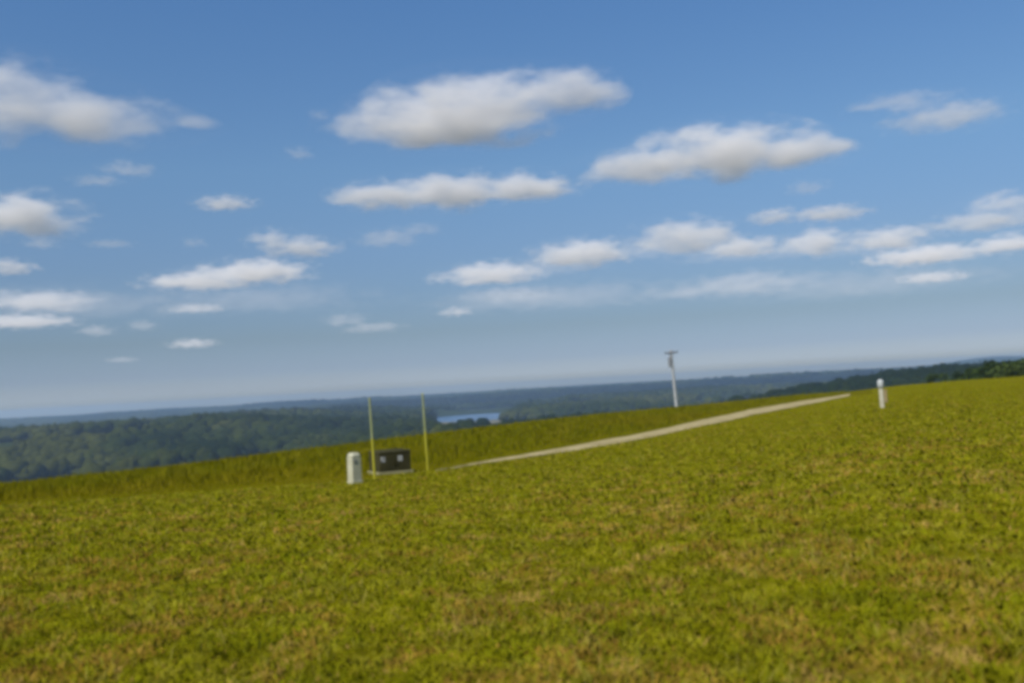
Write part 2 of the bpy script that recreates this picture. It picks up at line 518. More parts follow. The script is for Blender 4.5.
def _hermite(t, p0, p1, m0, m1):
    t2, t3 = t * t, t * t * t
    return (2 * t3 - 3 * t2 + 1) * p0 + (t3 - 2 * t2 + t) * m0 + (-2 * t3 + 3 * t2) * p1 + (t3 - t2) * m1

def field_drop(a, D):
    """metres below the camera, on the hill top and its flanks"""
    de, dc = _wrap(a, EA, ED), _wrap(a, CA, CD)
    ee, ec = _wrap(a, EA, EE), _wrap(a, CA, CE)
    he, hc = ee * de, ec * dc
    s0 = (he - CAM_Z) / de
    s1 = (hc - he) / (dc - de)
    sm = 0.5 * (s0 + s1)
    r1 = _hermite(np.clip(D / de, 0, 1), CAM_Z, he, s0 * de, sm * de)
    L = dc - de
    r2 = _hermite(np.clip((D - de) / L, 0, 1), he, hc, sm * L, ec * L)
    x = np.maximum(D - dc, 0)
    r3 = hc + ec * x + 0.0011 * x * x / (1 + x / 140.0)
    return np.where(D < de, r1, np.where(D < dc, r2, r3))

# (pixel x, distance, half width across, half depth, ground level): wooded hills over the valley
HILLS = [(30, 1750, 330, 260, -30), (150, 1500, 260, 260, -28), (255, 2100, 260, 260, -34), (340, 2700, 330, 300, -44),
         (420, 4300, 700, 380, -46), (560, 4700, 700, 380, -36), (578, 2050, 150, 190, -56),
         (690, 3000, 360, 300, -46), (800, 4600, 1000, 500, -20), (935, 1150, 120, 190, -29), (1020, 1000, 190, 200, -18),
         (-150, 1600, 400, 350, -35), (1200, 1200, 400, 350, -22)]
LAKE_Z = -67.0
LAKE = (473, 2460, 112.0, 250.0)
def _polar(px, D):
    a = az_dep(px, 400)[0]
    return D * math.sin(a), D * math.cos(a), a

def valley(x, y):
    D = np.hypot(x, y)
    a = np.arctan2(x, y)
    z = -66 + 26 * (fbm(x / 900.0, y / 900.0, 3, 4) - 0.45)
    z = z + 14 * smooth(2500, 6000, D)
    rid = 1 - np.abs(2 * fbm(x / 330.0, y / 420.0, 15, 3) - 1)
    z = z + 46 * (rid - 0.74) * (1 - smooth(2600, 3600, D))
    for px, d, rx, ry, top in HILLS:
        cx, cy_, ca = _polar(px, d)
        u = (x - cx) * math.cos(ca) - (y - cy_) * math.sin(ca)
        v = (x - cx) * math.sin(ca) + (y - cy_) * math.cos(ca)
        g = np.exp(-(u / rx) ** 2 - (v / ry) ** 2)
        z = z * (1 - g) + (top + 8 * (fbm(x / 160.0, y / 160.0, 9, 3) - 0.5)) * g
    # the far ridge that closes the view
    ridge = np.exp(-((D - 8000) / 1100.0) ** 2)
    top = -16 + 26 * (fbm(a * 9.0 + 4.0, D / 2500.0, 21, 4) - 0.5)
    top = top + 44 * np.exp(-((a - az_dep(1000, 400)[0]) / 0.045) ** 2)
    z = z * (1 - ridge) + top * ridge
    mid = np.exp(-((D - 5900) / 450.0) ** 2)
    z = z * (1 - mid) + (-30 + 30 * (fbm(a * 14.0, D / 1500.0, 33, 4) - 0.5)) * mid
    # low bare flat this side of the lake
    cx, cy_, ca = _polar(470, 1980)
    u = (x - cx) * math.cos(ca) - (y - cy_) * math.sin(ca)
    v = (x - cx) * math.sin(ca) + (y - cy_) * math.cos(ca)
    k = 1 - smooth(0.8, 1.2, np.hypot(u / 95.0, v / 360.0))
    z = z * (1 - k) + (LAKE_Z + 2.0) * k
    # lake basin
    cx, cy_, ca = _polar(LAKE[0], LAKE[1])
    u = (x - cx) * math.cos(ca) - (y - cy_) * math.sin(ca)
    v = (x - cx) * math.sin(ca) + (y - cy_) * math.cos(ca)
    q = np.hypot(u / (LAKE[2] * 1.15), v / (LAKE[3] * 1.12)) + 0.25 * (fbm(x / 220.0, y / 220.0, 5, 3) - 0.5)
    k = 1 - smooth(0.95, 1.25, q)
    z = z * (1 - k) + (LAKE_Z - 3.0) * k
    return z

def ground(x, y):
    x, y = np.asarray(x, float), np.asarray(y, float)
    D = np.hypot(x, y)
    a = np.arctan2(x, y)
    zf = CAM_Z - field_drop(a, D)
    zf = zf + 0.05 * (fbm(x / 3.0, y / 3.0, 2, 3) - 0.5) * smooth(3, 8, D)
    dc = _wrap(a, CA, CD)
    w = smooth(dc + 120, dc + 420, D)
    near = D < 12 * dc
    zv = np.where(near & (w <= 0), 0.0, valley(x, y))
    return zf * (1 - w) + zv * w

def gz(x, y):
    return float(ground(np.array([x]), np.array([y]))[0])

def hit(px, py, lo=3.0, hi=400.0):
    """where the view through a pixel meets the field"""
    d = ray(px, py)
    k = 1 / math.hypot(d.x, d.y)
    Ds = np.geomspace(lo, hi, 1500)
    xs, ys, zs = d.x * k * Ds, d.y * k * Ds, CAM_Z + d.z * k * Ds
    g = ground(xs, ys)
    i = int(np.argmax(zs <= g))
    return Vector((xs[i], ys[i], g[i]))

def polar_grid():
    inside = np.linspace(-0.62, 0.62, 620)
    outside = np.linspace(0.62, 2 * math.pi - 0.62, 150)[1:-1]
    az = np.concatenate([inside, outside])
    rings = np.concatenate([[0.4], np.geomspace(1.0, 30, 90), np.linspace(30.6, 150, 170), np.geomspace(153, 2500, 190), np.linspace(2530, 11000, 200)])
    return az, rings

AZ, RINGS = polar_grid()
A2, D2 = np.meshgrid(AZ, RINGS)
X2, Y2 = D2 * np.sin(A2), D2 * np.cos(A2)
Z2 = ground(X2, Y2)
# the rim dips out of sight
nr, na = A2.shape
verts = np.concatenate([np.stack([X2, Y2, Z2], -1).reshape(-1, 3), [[0, 0, 0]]])
ii, jj = np.meshgrid(np.arange(nr - 1), np.arange(na), indexing='ij')
jn = (jj + 1) % na
quads = np.stack([ii * na + jj, ii * na + jn, (ii + 1) * na + jn, (ii + 1) * na + jj], -1).reshape(-1, 4)

def mesh_from(name, verts, faces_list, mat_index=None):
    """faces_list: list of (n, k) index arrays"""
    me = bpy.data.meshes.new(name)
    verts = np.ascontiguousarray(verts, np.float32)
    me.vertices.add(len(verts))
    me.vertices.foreach_set("co", verts.ravel())
    loops = np.concatenate([f.ravel() for f in faces_list]).astype(np.int32)
    tot = np.concatenate([np.full(len(f), f.shape[1], np.int32) for f in faces_list])
    start = np.concatenate([[0], np.cumsum(tot)[:-1]]).astype(np.int32)
    me.loops.add(len(loops))
    me.loops.foreach_set("vertex_index", loops)
    me.polygons.add(len(tot))
    me.polygons.foreach_set("loop_start", start)
    me.polygons.foreach_set("loop_total", tot)
    if mat_index is not None:
        me.polygons.foreach_set("material_index", np.ascontiguousarray(mat_index, np.int32))
    me.update(calc_edges=True)
    me.validate()
    return me

Dq, Aq = D2[:-1, :] , A2[:-1, :]
edge_d = _wrap(np.where(Aq > math.pi, Aq - 2 * math.pi, Aq), EA, ED)
crest_d = _wrap(np.where(Aq > math.pi, Aq - 2 * math.pi, Aq), CA, CD)
A_END = az_dep(850, 395)[0]
is_hay = (Dq > edge_d) & (Aq < A_END + 0.02)
is_wood = Dq > crest_d + 170
mi = np.where(is_wood, 2, np.where(is_hay, 1, 0)).ravel()
Zq = Z2[:-1, :]
is_shore = (Aq > az_dep(440, 400)[0]) & (Aq < az_dep(502, 400)[0]) & (Dq > 1620) & (Dq < LAKE[1]) & (Zq < LAKE_Z + 9)
mi = np.where(is_shore.ravel(), 3, mi)
fan = np.stack([np.full(na, nr * na), np.arange(na), (np.arange(na) + 1) % na][::1], -1)
fan = fan[:, [0, 2, 1]]
# anticlockwise from above
terr = mesh_from("terrain", verts, [quads[:, [0, 3, 2, 1]], fan], np.concatenate([mi, np.zeros(na, int)]))
terr.polygons.foreach_set("use_smooth", np.ones(len(terr.polygons), bool))
terrain = link_mesh("terrain", terr, [M_MOWN, M_HAY, M_WOODLAND, M_SHORE])
tag(terrain, "grassy hilltop field falling away to a wooded valley and far ridges", kind="structure")

print('T lake', time.time() - T0)
# ------------------------------------------------------------------ lake
def make_lake():
    cx, cy_, ca = _polar(LAKE[0], LAKE[1])
    bm = bmesh.new()
    n = 72
    ring = []
    for k in range(n):
        t = 2 * math.pi * k / n
        w = 1.18
        u, v = LAKE[2] * 1.15 * w * math.cos(t), LAKE[3] * 1.12 * w * math.sin(t)
        ring.append(bm.verts.new((cx + u * math.cos(ca) + v * math.sin(ca), cy_ - u * math.sin(ca) + v * math.cos(ca), LAKE_Z)))
    bm.faces.new(ring)
    m, nn, l, b = mat_base("lake_water", (0.035, 0.085, 0.17), 0.25, 0.3)
    tc = nn.new("ShaderNodeTexCoord")
    nz = nn.new("ShaderNodeTexNoise")
    nz.inputs["Scale"].default_value = 0.15
    nz.inputs["Detail"].default_value = 4
    bp = nn.new("ShaderNodeBump")
    bp.inputs["Strength"].default_value = 0.25
    bp.inputs["Distance"].default_value = 1.0
    l.new(tc.outputs["Object"], nz.inputs["Vector"])
    l.new(nz.outputs["Fac"], bp.inputs["Height"])
    l.new(bp.outputs["Normal"], b.inputs["Normal"])
    o = build("lake", bm, m)
    if o.data.polygons[0].normal.z < 0: o.data.flip_normals()
    tag(o, "small blue lake down in the wooded valley", kind="structure")
make_lake()

print('T gravel road', time.time() - T0)
# ------------------------------------------------------------------ gravel road
ROAD_LOW = [(436, 471.5), (470, 466), (500, 461.5), (560, 453), (600, 446.5), (650, 437.5), (700, 426.5), (750, 415.5), (800, 406), (850, 395.8)]
ROAD_UP = [(436, 471.0), (470, 464.6), (500, 458.8), (560, 448.5), (600, 441), (650, 432), (700, 420.5), (750, 409.8), (800, 401.5), (850, 394.0)]
def make_road():
    low = [hit(*p) for p in ROAD_LOW]
    up = [hit(*p) for p in ROAD_UP]
    d = (low[-1] - low[-2]).normalized()
    for k in (15, 40, 80):
        a, b = low[-1] + d * k, up[-1] + d * k
    bm = bmesh.new()
    def dense(pts, n=160):
        P = np.array([[p.x, p.y] for p in pts])
        s = np.concatenate([[0], np.cumsum(np.linalg.norm(np.diff(P, axis=0), axis=1))])
        t = np.linspace(0, s[-1], n)
        return np.stack([np.interp(t, s, P[:, 0]), np.interp(t, s, P[:, 1])], -1)
    A, B = dense(low), dense(up)
    rows = []
    for k in range(len(A)):
        row = []
        for j in range(9):
            f = j / 8.0
            x, y = A[k] * (1 - f) + B[k] * f
            if j in (0, 8):
                w = 0.5 * (float(vnoise(k * 0.8, j * 3.0, 8)) - 0.5)
                x, y = x + w, y + w * 2
            z = gz(x, y) + 0.02 + 0.03 * (1 - (2 * f - 1) ** 2)
            row.append(bm.verts.new((x, y, z)))
        rows.append(row)
    for r0, r1 in zip(rows, rows[1:]):
        for j in range(8):
            bm.faces.new((r0[j], r0[j + 1], r1[j + 1], r1[j]))
    o = build("gravel_road", bm, M_GRAVEL, smooth_shade=True)
    if o.data.polygons[0].normal.z < 0: o.data.flip_normals()
    tag(o, "pale gravel track climbing along the edge of the hay field", kind="structure")
    return A, B
ROAD_A, ROAD_B = make_road()

print('T grass', time.time() - T0)
# ------------------------------------------------------------------ grass
def palette_mix(x, y, n, dry_bias=0.0):
    """colour of each blade: olive greens with straw and rust patches"""
    greens = np.array([[0.200, 0.200, 0.006], [0.222, 0.214, 0.008], [0.240, 0.228, 0.010], [0.270, 0.250, 0.020]])
    drys = np.array([[0.270, 0.175, 0.022], [0.320, 0.210, 0.034], [0.295, 0.220, 0.022], [0.35, 0.240, 0.055]])
    dry = fbm(x / 0.42, y / 0.75, 41, 3) * 0.8 + fbm(x / 5.0, y / 7.0, 47, 3) * 0.2
    p = smooth(0.50, 0.64, dry + dry_bias) * 0.72 + 0.07
    p = p * (1 - 0.70 * smooth(14, 34, np.hypot(x, y)))
    pick = RNG.random(n) < p
    g = greens[np.clip(fbm(x / 0.16, y / 0.24, 63, 2) * 8 - 2 + RNG.normal(0, 0.6, n), 0, 3.99).astype(int)]
    lush = smooth(0.5, 0.7, fbm(x / 0.5, y / 0.7, 53, 3))[:, None]
    g = g * (1 - 0.45 * lush) + np.array([[0.150, 0.175, 0.005]]) * 0.45 * lush
    c = np.where(pick[:, None], drys[np.clip((fbm(x / 0.3, y / 0.4, 67, 2) * 8 - 2 + RNG.normal(0, 0.5, n)), 0, 3.99).astype(int)], g)
    tone = 0.80 + 0.42 * smooth(0.3, 0.7, fbm(x / 0.20, y / 0.32, 57, 3))[:, None]
    return c * tone * RNG.uniform(0.9, 1.1, (n, 1))

def blades(name, x, y, h, w, col, lean=0.45):
    n = len(x)
    z = ground(x, y) - 0.01
    th = RNG.uniform(0, 2 * math.pi, n)
    px_, py_ = np.cos(th), np.sin(th)
    ld = RNG.uniform(0, 2 * math.pi, n)
    lm = lean * RNG.random(n) * h
    lx, ly = np.cos(ld) * lm, np.sin(ld) * lm
    V = np.empty((n, 5, 3))
    for k, (s, fw, fl, fh) in enumerate([(-1, 1.0, 0, 0), (1, 1.0, 0, 0), (1, 0.8, 0.4, 0.6), (-1, 0.8, 0.4, 0.6), (0, 0, 1.0, 1.0)]):
        V[:, k, 0] = x + s * fw * w * 0.5 * px_ + fl * lx
        V[:, k, 1] = y + s * fw * w * 0.5 * py_ + fl * ly
        V[:, k, 2] = z + fh * h
    base = np.arange(n)[:, None] * 5
    q = base + np.array([[0, 1, 2, 3]])
    t = base + np.array([[3, 2, 4]])
    me = mesh_from(name, V.reshape(-1, 3), [q, t])
    at = me.attributes.new("tint", 'FLOAT_COLOR', 'POINT')
    c4 = np.ones((n, 5, 4), np.float32)
    c4[:, :, :3] = col[:, None, :]
    at.data.foreach_set("color", c4.ravel())
    return link_mesh(name, me, [M_BLADE])

def fan_points(n, d0, d1, half=0.62, power=2.0):
    u = RNG.random(n)
    D = d0 * (d1 / d0) ** u if power == 0 else (d0 ** power + u * (d1 ** power - d0 ** power)) ** (1 / power)
    a = RNG.uniform(-half, half, n)
    return D * np.sin(a), D * np.cos(a), D, a

def mown_grass():
    X, Y, HH, WW, CC = [], [], [], [], []
    for n, d0, d1, pw in ((470000, 3.4, 135, 0.0),):
        x, y, D, a = fan_points(n, d0, d1, power=pw)
        edge = np.where(a < A_END + 0.02, _wrap(a, EA, ED), _wrap(a, CA, CD) + 6)
        r_az, r_d = np.arctan2(ROAD_B[:, 0], ROAD_B[:, 1]), np.hypot(ROAD_B[:, 0], ROAD_B[:, 1])
        far = np.interp(a, np.sort(r_az), r_d[np.argsort(r_az)])
        A560, A430 = az_dep(575, 440)[0], az_dep(430, 470)[0]
        grown = (a > r_az.min()) & (D < far + 0.3) & (RNG.random(len(D)) < 0.95 * np.clip((A560 - a) / (A560 - A430), 0, 1))
        keep = ((D < edge + 0.4) | grown) & (RNG.random(len(D)) > 0.55 * smooth(35, 110, D))
        x, y, D = x[keep], y[keep], D[keep]
        m = len(x)
        tuft = fbm(x / 0.22, y / 0.22, 61, 2)
        h = (0.020 + 0.045 * RNG.random(m) ** 1.8) * (0.45 + 1.1 * tuft) + 0.0003 * D
        w = np.maximum(0.016, 0.0018 * D) * RNG.uniform(0.7, 1.9, m)
        w = np.minimum(w, 0.06)
        X.append(x); Y.append(y); HH.append(h); WW.append(w); CC.append(palette_mix(x, y, m))
    # scattered upright tufts that the mower missed
    x, y, D, a = fan_points(26000, 3.6, 60, power=0.0)
    t = fbm(x / 0.35, y / 0.35, 83, 2)
    keep = (t > 0.52) & (D < _wrap(a, EA, ED))
    x, y, D = x[keep], y[keep], D[keep]
    m = len(x)
    X.append(x); Y.append(y)
    HH.append(RNG.uniform(0.05, 0.13, m)); WW.append(np.clip(0.0015 * D, 0.011, 0.05) * RNG.uniform(0.7, 1.3, m))
    up = np.array([[0.205, 0.215, 0.012], [0.250, 0.240, 0.020], [0.30, 0.265, 0.045]])
    CC.append(up[RNG.integers(0, 3, m)] * RNG.uniform(0.85, 1.1, (m, 1)))
    o = blades("mown_grass", np.concatenate(X), np.concatenate(Y), np.concatenate(HH), np.concatenate(WW), np.concatenate(CC), 1.5)
    tag(o, "short mown grass with straw and rust patches over the near field", kind="stuff")
mown_grass()

def tall_grass():
    n = 230000
    x, y, D, a = fan_points(n, 24, 150, power=1.2)
    e, c = _wrap(a, EA, ED), _wrap(a, CA, CD)
    # on the hay side of the road
    A_LOW = np.arctan2(ROAD_B[:, 0], ROAD_B[:, 1])
    D_UP = np.hypot(ROAD_B[:, 0], ROAD_B[:, 1])
    o_ = np.argsort(A_LOW)
    e = np.where(a > A_LOW.min(), np.interp(a, A_LOW[o_], D_UP[o_]) + 0.25, e)
    keep = (D > e + 0.5 * fbm(x, y, 71, 3)) & (D < c + 14) & (a < A_END - 0.004)
    x, y, D, e, a = x[keep], y[keep], D[keep], e[keep], a[keep]
    m = len(x)
    clump = fbm(x / 1.5, y / 1.5, 73, 3)
    h = (0.12 + 0.24 * RNG.random(m)) * (0.6 + 0.8 * clump) * smooth(-0.6, 7.0, D - e)
    h = h * (0.45 + 0.55 * (1 - smooth(A_END - 0.25, A_END, a)))
    w = np.clip(0.0008 * D, 0.02, 0.08) * RNG.uniform(0.7, 1.5, m)
    pal = np.array([[0.142, 0.145, 0.003], [0.158, 0.155, 0.004], [0.172, 0.164, 0.004], [0.20, 0.18, 0.008]])
    col = pal[np.clip(fbm(x / 0.8, y / 1.6, 77, 3) * 8 - 2 + RNG.normal(0, 0.5, m), 0, 3.99).astype(int)]
    rust = smooth(0.5, 0.72, fbm(x / 9.0, y / 9.0, 79, 4))[:, None] * 0.3
    col = col * (1 - rust) + np.array([[0.21, 0.155, 0.006]]) * rust
    col = col * RNG.uniform(0.94, 1.06, (m, 1))
    o = blades("hay_grass", x, y, h, w, col, 0.5)
    tag(o, "taller uncut hay grass between the track and the brow of the hill", kind="stuff")
tall_grass()

print('T woods', time.time() - T0)
# ------------------------------------------------------------------ woods
def ico(sub):
    bm = bmesh.new()
    bmesh.ops.create_icosphere(bm, subdivisions=sub, radius=1.0)
    v = np.array([vv.co[:] for vv in bm.verts])
    f = np.array([[vv.index for vv in ff.verts] for ff in bm.faces])
    bm.free()
    return v, f

def crest_line(a):
    return _wrap(a, CA, CE)

def forest():
    Vs, Fs, Cs, off = [], [], [], 0
    greens = np.array([[0.010, 0.018, 0.004], [0.016, 0.025, 0.005], [0.024, 0.034, 0.006], [0.034, 0.043, 0.007], [0.045, 0.051, 0.010]])
    for (d0, d1, n, sub, r0, r1) in ((330, 1400, 17000, 2, 5.0, 13.0), (1400, 3000, 24000, 1, 8.0, 16.0), (3000, 6800, 42000, 1, 10.0, 20.0)):
        x, y, D, a = fan_points(n, d0, d1, half=0.60, power=1.5)
        g = ground(x, y)
        hgt = RNG.uniform(9, 21, n)
        open_ = fbm(x / 260.0, y / 260.0, 91, 3)
        keep = (D > _wrap(a, CA, CD) + 230) & ((CAM_Z - g - hgt) / D < crest_line(a) + 0.012) & (open_ < 0.64)
        cx, cy_, ca = _polar(LAKE[0], LAKE[1])
        keep &= g > LAKE_Z + 0.8
        A_SH0, A_SH1 = az_dep(432, 400)[0], az_dep(508, 400)[0]
        ragged = 0.03 * (fbm(x / 130.0, y / 130.0, 97, 3) - 0.5)
        shore = (a > A_SH0 + ragged) & (a < A_SH1 + ragged - 0.000012 * (LAKE[1] - D) + 0.008) & (D > 1380 + 300 * (fbm(x / 90.0, y / 90.0, 99, 2) - 0.5)) & (D < LAKE[1])
        keep &= ~shore
        x, y, D, g, hgt = x[keep], y[keep], D[keep], g[keep], hgt[keep]
        m = len(x)
        bv, bf = ico(sub)
        k = len(bv)
        r = RNG.uniform(r0, r1, m)
        jit = RNG.uniform(0.82, 1.16, (m, k, 1))
        V = bv[None] * jit
        sz = np.stack([r, r, hgt * 0.5], -1)[:, None, :]
        V = V * sz + np.stack([x, y, g + hgt * 0.52], -1)[:, None, :]
        patch = np.clip((fbm(x / 170.0, y / 260.0, 95, 3) - 0.5) * 12 + 2.2 + RNG.normal(0, 0.35, m), 0, 4.99).astype(int)
        c = greens[patch] * RNG.uniform(0.8, 1.2, (m, 1))
        C = np.ones((m, k, 4))
        C[:, :, :3] = c[:, None, :] * RNG.uniform(0.8, 1.2, (m, k, 1))
        Vs.append(V.reshape(-1, 3)); Cs.append(C.reshape(-1, 4))
        Fs.append((bf[None] + (np.arange(m) * k)[:, None, None]).reshape(-1, 3) + off)
        off += m * k
        if sub == 2:                      # loose sprays of leaves round the nearer crowns
            q = 26
            d = RNG.normal(0, 1, (m, q, 3))
            d /= np.linalg.norm(d, axis=-1, keepdims=True)
            P = d * sz * RNG.uniform(0.85, 1.25, (m, q, 1)) + np.stack([x, y, g + hgt * 0.52], -1)[:, None, :]
            e1 = RNG.normal(0, 1, (m, q, 3)); e2 = RNG.normal(0, 1, (m, q, 3))
            s = RNG.uniform(0.5, 1.2, (m, q, 1))
            T = np.stack([P - e1 * s * 0.6, P + e1 * s * 0.6, P + e2 * s], 2)
            Vs.append(T.reshape(-1, 3))
            cc = np.ones((m, q, 3, 4)); cc[..., :3] = (c[:, None, :] * RNG.uniform(0.8, 1.5, (m, q, 1)))[:, :, None, :]
            Cs.append(cc.reshape(-1, 4))
            Fs.append(np.arange(m * q * 3).reshape(-1, 3) + off)
            off += m * q * 3
    me = mesh_from("forest", np.concatenate(Vs), [np.concatenate(Fs)])
    at = me.attributes.new("tint", 'FLOAT_COLOR', 'POINT')
    at.data.foreach_set("color", np.concatenate(Cs).astype(np.float32).ravel())
    o = link_mesh("forest", me, [M_LEAFMASS])
    tag(o, "far dark green woods covering the valley and its hills", kind="stuff")
forest()

def make_tree(px, D, height, spread, shade, label):
    a = az_dep(px, 380)[0]
    x, y = D * math.sin(a), D * math.cos(a)
    z = gz(x, y) - 0.15
    root = empty("tree", (x, y, z))
    tag(root, label, "tree", "trees behind the brow of the field")
    bm = bmesh.new()
    add_tube(bm, (0, 0, 0), (0.1, 0, height * 0.45), 0.32, 0.2, 10)
    tips = []
    for k in range(6):
        t = k * 1.05 + random.random()
        p1 = (math.cos(t) * spread * 0.5, math.sin(t) * spread * 0.5, height * random.uniform(0.55, 0.8))
        add_tube(bm, (0.08, 0, height * (0.30 + 0.03 * k)), p1, 0.14, 0.05, 7)
        tips.append(p1)
    build("trunk", bm, M_BARK, root)
    tips.append((0, 0, height * 0.82))
    # leaf clumps gathered round the limbs
    P, C = [], []
    cl = []
    for tx, ty, tz in tips:
        for _ in range(4):
            cl.append((tx + random.gauss(0, spread * 0.2), ty + random.gauss(0, spread * 0.2), min(height * 0.93, tz + random.gauss(0, height * 0.09)), random.uniform(0.18, 0.34) * spread, random.uniform(0.75, 1.25)))
    for cx, cy_, cz, r, g in cl:
        n = 110
        d = RNG.normal(0, 1, (n, 3)); d /= np.linalg.norm(d, axis=1, keepdims=True)
        p = d * (r * RNG.uniform(0.5, 1.05, (n, 1))) * np.array([1, 1, 0.75]) + np.array([cx, cy_, cz])
        P.append(p)
        C.append(np.array(shade)[None] * g * RNG.uniform(0.75, 1.3, (n, 1)))
    P, C = np.concatenate(P), np.concatenate(C)
    n = len(P)
    e1 = RNG.normal(0, 1, (n, 3)); e2 = RNG.normal(0, 1, (n, 3))
    e1 /= np.linalg.norm(e1, axis=1, keepdims=True); e2 /= np.linalg.norm(e2, axis=1, keepdims=True)
    s = RNG.uniform(0.22, 0.5, (n, 1))
    V = np.stack([P - e1 * s, P - e2 * s * 0.7, P + e1 * s, P + e2 * s * 0.7], 1)
    me = mesh_from("crown", V.reshape(-1, 3), [np.arange(n * 4).reshape(-1, 4)])
    at = me.attributes.new("tint", 'FLOAT_COLOR', 'POINT')
    c4 = np.ones((n, 4, 4), np.float32); c4[:, :, :3] = C[:, None, :]
    at.data.foreach_set("color", c4.ravel())
    link_mesh("crown", me, [M_LEAFMASS], root)

print('T utility things by the track', time.time() - T0)
# ------------------------------------------------------------------ utility things by the track
def make_pedestal():
    p = hit(354, 484)
    p.y += 0.2
    p.z = gz(p.x, p.y) - 0.02
    r = empty("telecom_pedestal", p, rad(38))
    tag(r, "cream square utility pedestal with domed top standing left of the dark cabinet", "utility pedestal")
    bm = bmesh.new(); add_box(bm, (0, 0, 0.40), (0.325, 0.325, 0.80), 0.03, taper=0.95)
    build("body", bm, M_CREAM, r)
    bm = bmesh.new()
    add_box(bm, (0, 0, 0.865), (0.335, 0.335, 0.13), 0.045, taper=0.70)
    build("domed_cap", bm, M_CREAM, r, True)
    bm = bmesh.new(); add_box(bm, (0, 0, 0.05), (0.335, 0.335, 0.12), 0.008)
    build("ground_collar", bm, M_CREAM, r)
    bm = bmesh.new(); add_box(bm, (-0.05, -0.162, 0.68), (0.09, 0.02, 0.09), 0.006)
    build("hasp", bm, M_STEEL, r)
make_pedestal()

def make_cabinet():
    p = hit(388, 474.5)
    p.y += 0.65
    zs = [gz(p.x + dx, p.y + dy) for dx in (-0.6, 0.6) for dy in (-0.6, 0.6)]
    zc = max(zs)
    rz = rad(27)
    pad = bmesh.new()
    add_box(pad, (0, 0, -0.10), (1.26, 1.20, 0.36), 0.02)
    po = build("concrete_pad", pad, M_CONCRETE)
    po.location = (p.x, p.y, zc)
    po.rotation_euler = (0, 0, rz)
    tag(po, "pale concrete pad under the dark utility cabinet", "concrete pad")
    r = empty("utility_cabinet", (p.x, p.y, zc + 0.08), rz)
    tag(r, "low dark olive utility cabinet with two white stickers on a concrete pad", "utility cabinet")
    w, d, h = 1.12, 1.06, 0.62
    bm = bmesh.new(); add_box(bm, (0, 0, h / 2), (w, d, h), 0.015)
    build("cabinet_body", bm, M_DARKCAB, r)
    bm = bmesh.new(); add_box(bm, (0, 0, h + 0.035), (w + 0.05, d + 0.05, 0.07), 0.02, taper=0.95)
    build("lid", bm, M_DARKCAB, r)
    for s in (-1, 1):
        bm = bmesh.new(); add_box(bm, (s * w * 0.245, -d / 2 - 0.012, h * 0.5), (w * 0.47, 0.024, h * 0.88), 0.006)
        door = build("door", bm, M_DARKCAB, r)
        bm = bmesh.new(); add_box(bm, (s * 0.05, -d / 2 - 0.04, h * 0.42), (0.025, 0.03, 0.12), 0.006)
        build("handle", bm, M_DARKCAB, door)
        bm = bmesh.new()
        cx = s * w * 0.245 + (-0.10 if s > 0 else -0.165)
        add_box(bm, (cx, -d / 2 - 0.026, h * 0.68), (0.15, 0.004, 0.17))
        nf = len(bm.faces)
        if s < 0:
            add_box(bm, (cx + 0.02, -d / 2 - 0.0295, h * 0.68 + 0.02), (0.035, 0.003, 0.12))
            add_box(bm, (cx - 0.04, -d / 2 - 0.0295, h * 0.68 - 0.05), (0.06, 0.003, 0.03))
        else:
            add_box(bm, (cx, -d / 2 - 0.0295, h * 0.68), (0.02, 0.003, 0.11))
        bm.faces.ensure_lookup_table()
        for f in bm.faces[nf:]: f.material_index = 1
        build("warning_sticker", bm, [M_LABEL, M_INK], door)
make_cabinet()

def make_rod(top, base, label, mat_low, mat_up, dy=0.0):
    p = hit(*base)
    p.y += dy
    p.z = gz(p.x, p.y) - 0.1
    dist = math.hypot(p.x, p.y)
    dt = ray(*top)
    k = dist / math.hypot(dt.x, dt.y)
    tip = Vector((dt.x * k, dt.y * k, CAM_Z + dt.z * k)) - p
    r = empty("marker_rod", p)
    tag(r, label, "marker rod", "yellow marker rods by the cabinet")
    mid = tip * 0.52
    bm = bmesh.new(); add_tube(bm, (0, 0, 0), mid, 0.041, 0.039, 14)
    build("lower_sleeve", bm, mat_low, r, False)
    bm = bmesh.new(); add_tube(bm, mid, tip * 0.985, 0.036, 0.030, 14)
    build("upper_rod", bm, mat_up, r)
    bm = bmesh.new(); add_tube(bm, tip * 0.985, tip, 0.031, 0.024, 14)
    build("tip_cap", bm, mat_low, r)
make_rod((369.5, 398), (375, 479.5), "thin yellow rod standing right in front of the dark cabinet", M_YELLOW, M_PALEROD)
make_rod((422.5, 393), (428, 471), "thin pale yellow rod standing alone to the right of the cabinet", M_YELLOW, M_PALEROD)

